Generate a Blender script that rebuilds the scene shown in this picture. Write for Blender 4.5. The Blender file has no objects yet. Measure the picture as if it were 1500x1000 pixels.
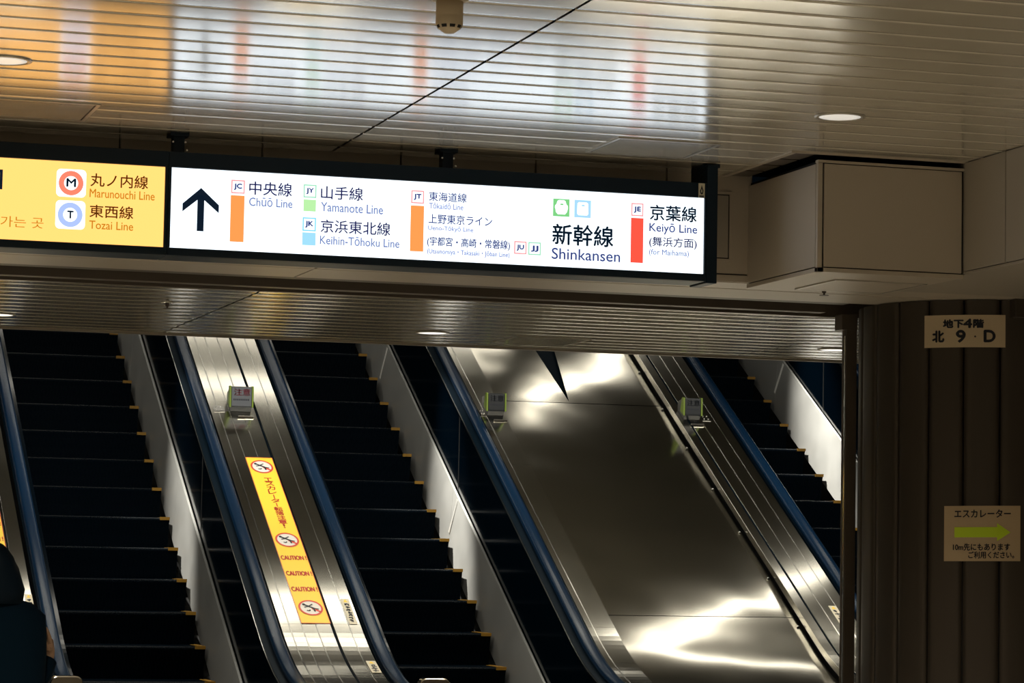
import bpy, math, random
from mathutils import Vector, Matrix
random.seed(7)
R = math.radians
SC = bpy.context.scene
COL = SC.collection

# ------------------------------------------------------------------ camera
cam_d = bpy.data.cameras.new('camera')
cam = bpy.data.objects.new('camera', cam_d)
COL.objects.link(cam)
yaw, pitch, roll = R(16.69735), R(4.48439), R(1.0389)
fwd = Vector((math.sin(yaw)*math.cos(pitch), math.cos(yaw)*math.cos(pitch), math.sin(pitch)))
rt0 = Vector((math.cos(yaw), -math.sin(yaw), 0))
up0 = rt0.cross(fwd)
rt = rt0*math.cos(roll) + up0*math.sin(roll)
up = -rt0*math.sin(roll) + up0*math.cos(roll)
M3 = Matrix((rt, up, -fwd)).transposed()
cam.matrix_world = Matrix.Translation((0, 0, 1.6)) @ M3.to_4x4()
cam_d.sensor_width = 36.0
cam_d.sensor_fit = 'HORIZONTAL'
cam_d.lens = 4171.83/1500*36.0
cam_d.clip_end = 200
SC.camera = cam

# ------------------------------------------------------------------ world, exposure
W = bpy.data.worlds.new('world'); SC.world = W
W.use_nodes = True
W.node_tree.nodes['Background'].inputs[0].default_value = (0.10, 0.30, 0.55, 1)
W.node_tree.nodes['Background'].inputs[1].default_value = 0.02
SC.view_settings.view_transform = 'Standard'
SC.view_settings.look = 'None'
SC.view_settings.gamma = 1
SC.view_settings.use_curve_mapping = False
SC.view_settings.exposure = 0.0

# ------------------------------------------------------------------ large lights
def area(name, loc, size, energy, color, direction):
    d = bpy.data.lights.new(name, 'AREA'); d.shape = 'RECTANGLE'
    d.size, d.size_y = size; d.energy = energy; d.color = color
    o = bpy.data.objects.new(name, d); COL.objects.link(o)
    o.location = loc
    o.rotation_euler = Vector(direction).to_track_quat('-Z', 'Y').to_euler()
    return o

T30 = math.tan(R(30))
Y0 = 15.427                       # where the escalator pitch line meets the floor
def zceil(y): return 3.05 + T30*(y - 16.3)
NRM = (0, 0.5, -0.866)
WARM = (1.0, 0.87, 0.68)
# lamp rows in the sloping ceiling over the escalators: (name, (x, y) of both ends, width, radiance)
def row(name, a, b, width, rad, facing=NRM):
    a = Vector((a[0], a[1], zceil(a[1])-.05)); b = Vector((b[0], b[1], zceil(b[1])-.05))
    L = (b-a).length
    o = area('shaft_light_'+name, (a+b)/2, (L, width), rad*math.pi*L*width, (1.0, .95, .82), facing)
    z = -Vector(facing).normalized(); x = (b-a).normalized(); x = (x - z*x.dot(z)).normalized(); y = z.cross(x)
    o.rotation_euler = Matrix((x, y, z)).transposed().to_euler()
    return o
row('mouth', (1.0, 16.75), (9.6, 16.75), .25, 14, (0, .35, -.94))
row('low', (1.6, 17.5), (5.7, 17.5), .26, 6)
row('mid', (1.6, 20.4), (5.6, 20.4), .14, 8)
row('high', (1.6, 21.25), (5.6, 21.25), .16, 6)
row('low_slanted', (6.2, 17.1), (8.3, 18.05), .14, 6)
row('top', (.8, 23.3), (6.2, 23.8), .35, 8)
row('high_slanted', (6.7, 20.55), (8.4, 21.85), .14, 7.5)
row('high_short', (5.7, 21.15), (6.75, 21.25), .14, 5)
# added unseen spots for the skirt highlights, each aimed at the foot of one balustrade
for x, y, px, py, pz, e in ((2.35, 19.3, 3.30, 18.50, 1.93, 560), (4.2, 19.4, 5.13, 18.60, 1.99, 900), (7.3, 20.6, 8.28, 19.70, 2.60, 1100)):
    d = bpy.data.lights.new('skirt_fill_spot', 'SPOT'); d.energy = e; d.spot_size = R(21); d.spot_blend = 1.0
    d.shadow_soft_size = .05; d.color = (1.0, .96, .86)
    o = bpy.data.objects.new('skirt_fill_spot', d); COL.objects.link(o); o.location = (x, y, zceil(y)-.08)
    o.rotation_euler = (Vector((px, py, pz))-o.location).to_track_quat('-Z', 'Y').to_euler()
# downlights of the concourse (their housings are built further down)
DOWN = [(4.415, 10.28), (1.15, 10.28), (4.415, 6.4), (1.15, 6.4), (-2.1, 10.28), (-2.1, 6.4), (1.15, 2.5), (4.415, 2.5)]
LOWD = [(1.74, 15.45), (4.165, 15.45), (6.61, 15.45)]
for i, (x, y, z, e) in enumerate([(x, y, 3.36, 250) for x, y in DOWN] + [(x, y, 2.875, 95) for x, y in LOWD]):
    d = bpy.data.lights.new('downlight_lamp', 'SPOT'); d.energy = e; d.spot_size = R(120); d.spot_blend = 0.8
    d.shadow_soft_size = 0.07; d.color = WARM
    o = bpy.data.objects.new('downlight_lamp', d); COL.objects.link(o); o.location = (x, y, z)

# ------------------------------------------------------------------ materials
MATS = {}
def mat(name, base=(.5, .5, .5), rough=.5, metal=0.0, spec=.5, coat=0.0, emit=None, es=0.0, aniso=0.0, bump=None, tint=None, wave=None):
    m = bpy.data.materials.new(name); m.use_nodes = True
    nt = m.node_tree; b = nt.nodes['Principled BSDF']
    b.inputs['Base Color'].default_value = (*base, 1)
    b.inputs['Roughness'].default_value = rough
    b.inputs['Metallic'].default_value = metal
    b.inputs['Specular IOR Level'].default_value = spec
    b.inputs['Coat Weight'].default_value = coat
    b.inputs['Coat Roughness'].default_value = .15
    if emit:
        b.inputs['Emission Color'].default_value = (*emit, 1)
        b.inputs['Emission Strength'].default_value = es
    if aniso:
        b.inputs['Anisotropic'].default_value = aniso
        tg = nt.nodes.new('ShaderNodeTangent'); tg.direction_type = 'UV_MAP'; tg.uv_map = 'brush'
        nt.links.new(tg.outputs[0], b.inputs['Tangent'])
    tc = nt.nodes.new('ShaderNodeTexCoord')
    mp = nt.nodes.new('ShaderNodeMapping')
    nt.links.new(tc.outputs['Object'], mp.inputs['Vector'])
    if tint:                                  # small natural unevenness of colour and gloss
        sc, amt, ra = tint
        n = nt.nodes.new('ShaderNodeTexNoise'); n.inputs['Scale'].default_value = sc; n.inputs['Detail'].default_value = 5
        nt.links.new(mp.outputs[0], n.inputs['Vector'])
        r = nt.nodes.new('ShaderNodeMapRange'); r.inputs['To Min'].default_value = 1-amt; r.inputs['To Max'].default_value = 1+amt
        nt.links.new(n.outputs['Fac'], r.inputs['Value'])
        mx = nt.nodes.new('ShaderNodeVectorMath'); mx.operation = 'SCALE'; mx.inputs[0].default_value = base
        nt.links.new(r.outputs[0], mx.inputs['Scale'])
        nt.links.new(mx.outputs[0], b.inputs['Base Color'])
        r2 = nt.nodes.new('ShaderNodeMapRange'); r2.inputs['To Min'].default_value = max(.02, rough-ra); r2.inputs['To Max'].default_value = rough+ra
        nt.links.new(n.outputs['Fac'], r2.inputs['Value'])
        nt.links.new(r2.outputs[0], b.inputs['Roughness'])
    if bump:
        sc, st, dist, stretch = bump
        mp2 = nt.nodes.new('ShaderNodeMapping'); mp2.inputs['Scale'].default_value = stretch
        nt.links.new(tc.outputs['Object'], mp2.inputs['Vector'])
        n = nt.nodes.new('ShaderNodeTexNoise'); n.inputs['Scale'].default_value = sc; n.inputs['Detail'].default_value = 2
        nt.links.new(mp2.outputs[0], n.inputs['Vector'])
        bm = nt.nodes.new('ShaderNodeBump'); bm.inputs['Strength'].default_value = st; bm.inputs['Distance'].default_value = dist
        nt.links.new(n.outputs['Fac'], bm.inputs['Height'])
        nt.links.new(bm.outputs[0], b.inputs['Normal'])
    MATS[name] = m
    return m

mat('ceiling_white', (.62, .58, .49), .22, spec=.9, coat=1.0, tint=(2.0, .03, .03))
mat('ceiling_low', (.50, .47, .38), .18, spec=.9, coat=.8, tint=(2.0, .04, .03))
mat('void', (.010, .011, .012), .8)
mat('beige', (.46, .41, .34), .42, tint=(1.5, .03, .05))
mat('beige_grey', (.36, .33, .28), .45, tint=(1.5, .03, .05))
mat('seam', (.012, .011, .010), .7)
mat('dark_brown', (.10, .082, .066), .5)
mat('sign_black', (.002, .012, .026), .45, spec=.3)
mat('steel', (.60, .575, .51), .17, metal=1.0, aniso=.8, tint=(3.0, .05, .03), bump=(1.3, .35, .02, (1, .6, .6)))
mat('steel_sheet', (.56, .53, .46), .14, metal=1.0, aniso=.6, tint=(2.2, .07, .03), bump=(1.1, .6, .03, (1, .7, .7)))
mat('steel_bright', (.70, .69, .66), .16, metal=1.0)
mat('skirt', (.40, .40, .385), .46, metal=.85, aniso=.9, tint=(4.0, .08, .05), bump=(1.5, .25, .02, (.3, 1, 1)))
mat('joint_bright', (.85, .85, .82), .5)
mat('dark_joint', (.10, .10, .10), .4, metal=.8)
mat('black_panel', (.0005, .0026, .0055), .12, spec=.2)
mat('black_rubber', (.001, .006, .012), .6, spec=.06)
mat('handrail_blue', (.0025, .015, .040), .22, spec=.25)
mat('step_dark', (.0006, .0045, .010), .6, spec=.08)
mat('step_glint', (.006, .010, .014), .5, spec=.2)  # lighter colour for rib tips, a painted glint
mat('step_yellow', (.34, .18, .015), .6)
mat('floor_tile', (.51, .475, .41), .35, tint=(1.0, .05, .04))
mat('wall_dark', (.03, .03, .03), .6)
mat('shaft_ceiling', (.34, .32, .27), .5)
mat('lamp_glass', (.8, .8, .78), .3, emit=(1, .95, .85), es=.55)
mat('lamp_glass_low', (.8, .8, .78), .3, emit=(1, .95, .85), es=1.2)
mat('lamp_ring', (.55, .53, .48), .3, metal=.5)
mat('detector_cream', (.50, .42, .30), .45)
mat('column_strip', (.062, .052, .042), .40, metal=.4, tint=(1.2, .10, .05))
mat('plate_cream', (.56, .46, .31), .5, tint=(6.0, .05, .03))
mat('plate_paper', (.50, .39, .25), .55, tint=(5.0, .05, .03))
mat('ink_navy', (.003, .006, .016), .6)
mat('arrow_lime', (.56, .80, .02), .5)
mat('sticker_yellow', (.88, .62, .045), .4, spec=.4)
mat('sticker_red', (.62, .05, .02), .5)
mat('sticker_white', (.72, .70, .66), .5)
mat('sticker_pale', (.62, .58, .45), .5)
mat('lime_edge', (.14, .21, .015), .45)
mat('block_grey', (.05, .055, .06), .35)
mat('block_label', (.10, .108, .125), .3)
mat('block_shaded', (.014, .016, .020), .3)  # block colours again, with the shade on the front put in
mat('ink_red', (.25, .03, .06), .5)
mat('coat_black', (.001, .010, .022), .9, spec=.1)
mat('hair_black', (.001, .008, .018), .7, spec=.15)
mat('skin', (.35, .22, .14), .5)
mat('shoe_black', (.004, .004, .005), .4)
# backlit films of the two signs (they give off light)
def film(name, c, s=1.0): return mat('film_'+name, (.0, .0, .0), .35, spec=.25, emit=c, es=s)
film('white', (1.50, 1.66, 1.78))
film('yellow', (1.62, .80, .21))
film('black', (.003, .010, .022))
film('navy', (.02, .02, .10))
film('indigo', (.04, .06, .22))
film('pale_text', (.18, .24, .50))  # this ink and the next are paled to imitate bloom
film('faint_text', (.22, .28, .60))
film('ochre', (.60, .22, .01))
film('brown', (.09, .025, .002))
film('orange', (1.15, .36, .09))
film('red', (1.1, .10, .06))
film('green', (.52, .92, .42))
film('sky', (.38, .78, 1.1))
film('salmon', (1.15, .26, .16))
film('periwinkle', (.46, .60, 1.15))
film('rim_pink', (1.05, .36, .36))
film('rim_green', (.36, .80, .52))
film('rim_sky', (.22, .72, 1.0))
film('icon_green', (.22, .68, .24))
film('icon_sky', (.42, .75, 1.05))

# ------------------------------------------------------------------ mesh helpers
class MB:
    def __init__(s): s.v = []; s.f = []; s.m = []; s.sm = []
    def face(s, idx, mi=0, smooth=False): s.f.append(tuple(idx)); s.m.append(mi); s.sm.append(smooth)
    def box(s, x0, x1, y0, y1, z0, z1, mi=0):
        n = len(s.v)
        s.v += [(x, y, z) for z in (z0, z1) for y in (y0, y1) for x in (x0, x1)]
        for q in ((0, 2, 3, 1), (4, 5, 7, 6), (0, 1, 5, 4), (2, 6, 7, 3), (0, 4, 6, 2), (1, 3, 7, 5)):
            s.face([n+i for i in q], mi)
        return s
    def quad(s, a, b, c, d, mi=0):
        n = len(s.v); s.v += [a, b, c, d]; s.face((n, n+1, n+2, n+3), mi); return s
    def poly(s, pts, mi=0):
        n = len(s.v); s.v += list(pts); s.face(range(n, n+len(pts)), mi); return s
    def prism(s, pts, d, mi=0):                       # pts: closed outline in 3-D, extruded by d
        n = len(s.v); k = len(pts); d = Vector(d)
        s.v += [tuple(p) for p in pts] + [tuple(Vector(p)+d) for p in pts]
        s.face(range(n, n+k), mi); s.face([n+k+i for i in reversed(range(k))], mi)
        for i in range(k): s.face((n+i, n+k+i, n+k+(i+1) % k, n+(i+1) % k), mi)
        return s
    def loft(s, rings, closed=True, cap=True, mi=0, smooth=True):
        n = len(s.v); k = len(rings[0])
        for r in rings: s.v += [tuple(p) for p in r]
        for a in range(len(rings)-1):
            for i in range(k if closed else k-1):
                j = (i+1) % k
                s.face((n+a*k+i, n+a*k+j, n+(a+1)*k+j, n+(a+1)*k+i), mi, smooth)
        if cap and closed:
            s.face([n+i for i in reversed(range(k))], mi)
            s.face([n+(len(rings)-1)*k+i for i in range(k)], mi)
        return s
    def lathe(s, prof, c, seg=28, mi=0, axis='z', smooth=True):      # prof: (radius, z)
        rings = []
        for r_, z in prof:
            rings.append([(c[0]+r_*math.cos(2*math.pi*i/seg), c[1]+r_*math.sin(2*math.pi*i/seg), c[2]+z) for i in range(seg)])
        return s.loft(rings, True, True, mi, smooth)
    def tube(s, pts, rad, seg=10, mi=0):
        rings = []
        for i, p in enumerate(pts):
            p = Vector(p); a = Vector(pts[max(0, i-1)]); b = Vector(pts[min(len(pts)-1, i+1)])
            t = (b-a).normalized(); u = t.cross(Vector((0, 0, 1)))
            if u.length < 1e-4: u = Vector((1, 0, 0))
            u.normalize(); w = t.cross(u)
            r_ = rad[i] if isinstance(rad, (list, tuple)) else rad
            rings.append([p + u*r_*math.cos(2*math.pi*k/seg) + w*r_*math.sin(2*math.pi*k/seg) for k in range(seg)])
        return s.loft(rings, True, True, mi)
    def build(s, name, mats, parent=None, bevel=0.0, loc=None):
        me = bpy.data.meshes.new(name); me.from_pydata([tuple(p) for p in s.v], [], s.f)
        if isinstance(mats, str): mats = [mats]
        for m in mats: me.materials.append(MATS[m])
        me.polygons.foreach_set('material_index', s.m); me.polygons.foreach_set('use_smooth', s.sm)
        me.update()
        if any(m in ('steel', 'steel_sheet', 'skirt') for m in mats):      # brushing runs up the slope
            uv = me.uv_layers.new(name='brush')
            for l in me.loops:
                p = me.vertices[l.vertex_index].co
                uv.data[l.index].uv = (p.x - .5*p.y + .866*p.z, .866*p.y + .5*p.z)
        o = bpy.data.objects.new(name, me); COL.objects.link(o)
        if parent: o.parent = parent
        if loc: o.location = loc
        if bevel:
            b = o.modifiers.new('bevel', 'BEVEL'); b.width = bevel; b.segments = 2; b.limit_method = 'ANGLE'
        return o

def tag(o, label, cat, group=None, kind=None):
    o['label'] = label; o['category'] = cat
    if group: o['group'] = group
    if kind: o['kind'] = kind
    return o
def thing(name, label, cat, loc=(0, 0, 0), group=None, rz=0.0):
    o = bpy.data.objects.new(name, None); COL.objects.link(o); o.empty_display_size = .1
    o.location = loc; o.rotation_euler[2] = rz
    return tag(o, label, cat, group)
def struct(o): o['kind'] = 'structure'; return o
def part(mb, name, mats, root, bevel=0.0):           # mesh given in world coordinates, parented under a root that stands at its own place
    o = mb.build(name, mats, None, bevel)
    l = root.location
    for v in o.data.vertices: v.co -= l
    o.parent = root
    return o
def copy_tree(o, parent=None):
    c = o.copy(); COL.objects.link(c)
    if parent: c.parent = parent
    for ch in list(o.children): copy_tree(ch, c)
    return c

def text_mesh(body, x0, x1, z0, z1, bold=0.0, stretch=True):
    """lettering as a flat mesh in the x-z plane fitted to a box; returns (verts, faces)"""
    cu = bpy.data.curves.new('lettering', 'FONT'); cu.body = body; cu.offset = 0.0; cu.resolution_u = 4
    o = bpy.data.objects.new('lettering', cu); COL.objects.link(o)
    dg = bpy.context.evaluated_depsgraph_get()
    me = bpy.data.meshes.new_from_object(o.evaluated_get(dg))
    vs = [v.co.copy() for v in me.vertices]; fs = [tuple(p.vertices) for p in me.polygons]
    COL.objects.unlink(o); bpy.data.objects.remove(o); bpy.data.curves.remove(cu); bpy.data.meshes.remove(me)
    ax, bx = min(v.x for v in vs), max(v.x for v in vs); ay, by = min(v.y for v in vs), max(v.y for v in vs)
    sx = (x1-x0)/(bx-ax); sz = (z1-z0)/(by-ay)
    if not stretch: sx = sz = min(sx, sz)
    return [(x0+(v.x-ax)*sx, z0+(v.y-ay)*sz) for v in vs], fs
def add_text(mb, fn, body, x0, x1, z0, z1, mi=0, bold=0.0):
    """bold thickens the strokes by laying shifted copies over each other (fraction of the height)"""
    vs, fs = text_mesh(body, x0, x1, z0, z1)
    d = bold*(z1-z0)
    for dx, dz in (((0, 0), (d, 0), (-d, 0), (0, d), (0, -d)) if bold else ((0, 0),)):
        n = len(mb.v); mb.v += [fn(a+dx, b+dz) for a, b in vs]
        for f in fs: mb.face([n+i for i in f], mi)

# ------------------------------------------------------------------ setting: hall
HZ, LZ = 3.385, 2.90          # concourse ceiling, soffit and escalator-lobby ceiling
PITCH = .2046
def slats(mb, xs, ya, yb, y_first, z, crown, gap=.006, mi=0):
    """long ceiling slats running along x, slightly crowned, with open joints"""
    k0 = math.floor((ya-y_first)/PITCH)
    for xa, xb in xs:
        y = y_first + k0*PITCH
        while y < yb:
            a, b = max(y+gap/2, ya), min(y+PITCH-gap/2, yb)
            if b-a > .02:
                prof = [(a, z+.030), (a, z+.003), (a+.0015, z+.0008)]
                N = 10
                for i in range(N+1):
                    t = i/N; yy = a+.003 + (b-a-.006)*t
                    prof.append((yy, z - crown*(1-(2*t-1)**2)))
                prof += [(b-.0015, z+.0008), (b, z+.003), (b, z+.030)]
                mb.loft([[(xa, p, q) for p, q in prof], [(xb, p, q) for p, q in prof]], closed=False, cap=False, mi=mi)
            y += PITCH
SEAMX = [-4.24, -.73, 2.775, 6.29, 9.8]
m = MB()
xs = [(SEAMX[i]+.006, min(SEAMX[i+1]-.006, 9.6)) for i in range(4)]
# left of the wall box the slats run up to the fascia, elsewhere to the box front
slats(m, [(max(a, -5), min(b, 4.62)) for a, b in xs if a < 4.62], -3, 12.05, 8.829, HZ, .0005)
slats(m, [(4.62, 5.45)], -3, 11.24, 8.829, HZ, .0005)
slats(m, [(5.45, 6.28), (6.30, 9.6)], -3, 5.0, 8.829, HZ, .0005)
m.box(-5, 9.6, -3, 12.3, HZ+.04, HZ+.10, 1)
struct(m.build('ceiling', ['ceiling_white', 'void']))
m = MB()
slats(m, [(a, b) for a, b in xs], 13.54, 16.3, 13.485, LZ, .0026)
m.box(-5, 9.6, 13.54, 16.3, LZ+.04, LZ+.12, 1)
m.box(-5, 9.6, 16.285, 16.33, LZ-.012, 3.3, 2)
struct(m.build('ceiling', ['ceiling_low', 'void', 'beige_grey']))

m = MB(); m.box(-5, 9.6, -3, 15.43, -.1, 0); struct(m.build('floor', 'floor_tile'))
m = MB(); m.box(-5.1, -5, -3, 16, 0, 3.5); struct(m.build('wall_left', 'beige'))
m = MB(); m.box(-5, 9.6, -3.1, -3, 0, 3.5); struct(m.build('wall_front', 'beige'))
m = MB(); m.box(9.5, 9.6, -3, 16.3, 0, 3.5); struct(m.build('wall_right', 'beige'))

# fascia above the shutter line: panels with open joints, soffit under it
m = MB()
fx = [-4.9+.6205*i - .006 for i in range(0, 17)]
fx = [1.849-.6205*11 + .6205*i for i in range(16)]
fx = [x for x in fx if x < 4.75] + [4.75]
for a, b in zip(fx[:-1], fx[1:]):
    m.box(a+.004, b-.004, 12.05, 12.09, 2.937, HZ+.03)
    m.box(a, b, 12.075, 12.1, 2.9, HZ+.03, 1)
m.box(-5, 4.75, 12.045, 12.1, 2.9, 2.931)
for a, b in [(SEAMX[i]+.004, SEAMX[i+1]-.004) for i in range(4)]:
    m.box(a, min(b, 9.5), 12.06, 12.74, 2.897, 2.93)
    m.box(a, min(b, 9.5), 12.06, 12.74, 2.93, 2.96, 1)
m.box(-5, 9.5, 12.32, 12.333, 2.8945, 2.9)
struct(m.build('wall_back', ['beige', 'seam'], bevel=.002))

# shutter slot between soffit and lobby ceiling
m = MB()
m.box(-5, 9.5, 12.74, 12.78, 2.90, 3.25); m.box(-5, 9.5, 13.50, 13.54, 2.90, 3.25); m.box(-5, 9.5, 12.74, 13.54, 3.25, 3.30)
struct(m.build('trim_1', 'dark_brown'))
sh = thing('roller_shutter', 'dark brown shutter bottom bars up in the ceiling slot above the escalator mouth', 'shutter', (3, 13.1, 2.93))
m = MB()
for i in range(9): m.box(-4.8, 5.66, 13.04+.004*(i % 2), 13.075+.004*(i % 2), 2.97+i*.03, 2.998+i*.03)
part(m, 'curtain', 'dark_brown', sh)
m = MB(); m.box(-4.8, 5.66, 13.0, 13.11, 2.925, 2.965); part(m, 'bottom_bar', 'dark_brown', sh, .004)
m = MB(); m.box(-4.8, 5.66, 13.33, 13.40, 2.905, 2.95); m.box(-4.8, 5.66, 13.33, 13.34, 2.95, 3.25); part(m, 'slot_edge', 'dark_brown', sh, .003)

# wall box (boxed-in duct) on the right and the wall running towards the viewer
m = MB()
bx0, bx1, by0, by1, bz0, bz1 = 4.728, 5.417, 11.238, 12.06, 2.875, 3.362
m.box(bx0+.012, bx1, by0+.012, by1, bz0+.01, bz1-.006, 1)
m.box(bx0+.030, bx1-.012, by0, by0+.02, 2.898, bz1-.02)              # front panel
m.box(bx0, bx0+.022, by0, by0+.022, 2.8935, bz1-.0165)                    # corner bead
m.box(bx0, bx0+.02, by0+.027, by1, 2.898, bz1-.02)                    # side panel
m.box(bx0, bx1, by0, by0+.03, bz0, 2.893); m.box(bx0, bx0+.03, by0, by1, bz0, 2.893)
m.box(bx0, bx1, by0, by0+.03, bz1-.016, bz1-.004)
m.box(bx0+.03, bx1, by0+.03, by1, bz0+.004, 2.89)
struct(m.build('wall_box', ['beige', 'seam'], bevel=.0015))
m = MB()
for a, b in ((5.0, 8.6), (8.606, 10.84), (10.848, 11.236)):
    m.box(5.417, 5.44, a, b, 2.91, HZ-.004)
m.box(5.43, 5.46, 5.0, 11.25, 2.9, HZ, 1)
m.box(5.417, 9.5, 5.0, 5.04, 2.9, HZ+.02)
m.box(5.425, 9.5, 5.0, 12.06, 2.895, 2.907)
m.box(5.417, 5.445, 11.236, 12.06, 2.9, HZ)
struct(m.build('wall_bulkhead', ['beige_grey', 'seam'], bevel=.0015))
# recess in the ceiling beside the wall box
m = MB()
m.box(4.60, 4.625, 11.24, 12.05, HZ-.006, HZ+.03)
m.box(4.625, 4.728, 11.25, 12.05, HZ+.012, HZ+.03, 1)
for i in range(4): m.box(4.628, 4.726, 11.27+i*.2, 11.44+i*.2, HZ-.001, HZ+.012, 2)
m.box(4.6, 5.43, 11.225, 11.238, HZ-.006, HZ+.03)
struct(m.build('trim_2', ['beige', 'void', 'dark_brown']))

# back wall behind the column
m = MB(); m.box(5.95, 9.5, 13.45, 13.5, 0, 2.95); struct(m.build('wall_back', 'dark_brown'))

# ------------------------------------------------------------------ setting: escalator shaft
m = MB()
m.quad((-5, 16.33, zceil(16.33)), (10.5, 16.33, zceil(16.33)), (10.5, 26, zceil(26)), (-5, 26, zceil(26)))
m.v = [(v[0], v[1], v[2]) for v in m.v]
m.box(-5, 10.5, 16.3, 16.36, 2.95, zceil(16.36))
struct(m.build('ceiling', 'shaft_ceiling'))
m = MB(); m.box(.5, .6, 15.43, 26, 0, 9); struct(m.build('wall_left', 'wall_dark'))
m = MB(); m.box(10.4, 10.5, 13.5, 26, 0, 9); struct(m.build('wall_right', 'wall_dark'))
m = MB(); m.box(.5, 10.5, 25.9, 26, 3, 9); struct(m.build('wall_back', 'wall_dark'))
m = MB()
def zr(y, w=.55):
    u = y - Y0
    if u < -w: return 0.0
    if u > w: return u*T30
    return (u+w)**2*T30/(4*w)
ys = [14.0] + [14.8+.08*i for i in range(19)] + [16.5+1.0*i for i in range(10)]
m = MB()
m.loft([[(.6, y, zr(y)-.45), (10.4, y, zr(y)-.45)] for y in ys], closed=False, cap=False, smooth=False)
struct(m.build('floor', 'wall_dark'))

# ------------------------------------------------------------------ escalators
YS = [14.35+.1*i for i in range(6)] + [14.88+.045*i for i in range(26)] + [16.1+.35*i for i in range(22)]
def sweep(mb, sec, y0=14.35, y1=23.4, closed=True, mi=0, smooth=True):
    yy = [y0] + [y for y in YS if y0+.01 < y < y1-.01] + [y1]
    mb.loft([[(x, y, zr(y)+dh) for x, dh in sec] for y in yy], closed, closed, mi, smooth)
def handrail_path():
    pts = []
    for i in range(13):                    # newel turn at the lower end
        a = R(-90 - 15*i); pts.append((14.45+.20*math.cos(a), .71+.20*math.sin(a)))
    pts.insert(0, (14.75, .51))
    for y in YS:
        if y > 14.5: pts.append((y, zr(y)+.91))
    return pts
HP = handrail_path()
def handrail(mb, xc):
    sec = [(-.037, -.012), (-.039, .004), (-.034, .018), (-.020, .026), (0, .029), (.020, .026), (.034, .018), (.039, .004), (.037, -.012), (.02, -.018), (-.02, -.018)]
    rings = []
    for i, (y, z) in enumerate(HP):
        a = HP[max(0, i-1)]; b = HP[min(len(HP)-1, i+1)]
        t = Vector((0, b[0]-a[0], b[1]-a[1])).normalized(); n = Vector((0, -t.z, t.y))
        rings.append([Vector((xc+u, y, z-.025)) + n*v for u, v in sec])
    mb.loft(rings)
def step_mesh():
    m = MB()
    pathp = [(.40, -.0), (.012, 0.0), (.0, -.008), (.012, -.05), (.03, -.12), (.045, -.20)]      # (y, z) tread back -> nosing -> riser
    n = 108; w = .98/n
    prof = []
    for i in range(n):
        x = -.49+i*w
        prof += [(x, 0), (x+w*.5, 0), (x+w*.5, 1), (x+w, 1)]
    rings = []
    for j, (y, z) in enumerate(pathp):
        dy = 0 if j < 1 else (.009 if j > 1 else .004); dz = -.010 if j < 3 else 0
        rings.append([(x, y+dy*g, z+dz*g) for x, g in prof])
    k = len(prof)
    for r_ in rings: m.v += r_
    for a in range(len(rings)-1):
        for i in range(k-1):
            glint = (a == 1) and i % 4 == 0  # rib tips along the nosing get the painted glint
            m.face((a*k+i, a*k+i+1, (a+1)*k+i+1, (a+1)*k+i), 1 if glint else 0)
    return m
STEP = step_mesh().build('step', ['step_dark', 'step_glint'])
mk = MB()
mk.box(.425, .489, -.008, .004, -.016, .004); mk.box(.452, .489, .0, .32, -.004, .004)
MARK = mk.build('demarcation_mark', 'step_yellow')
MARK.parent = STEP
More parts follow.
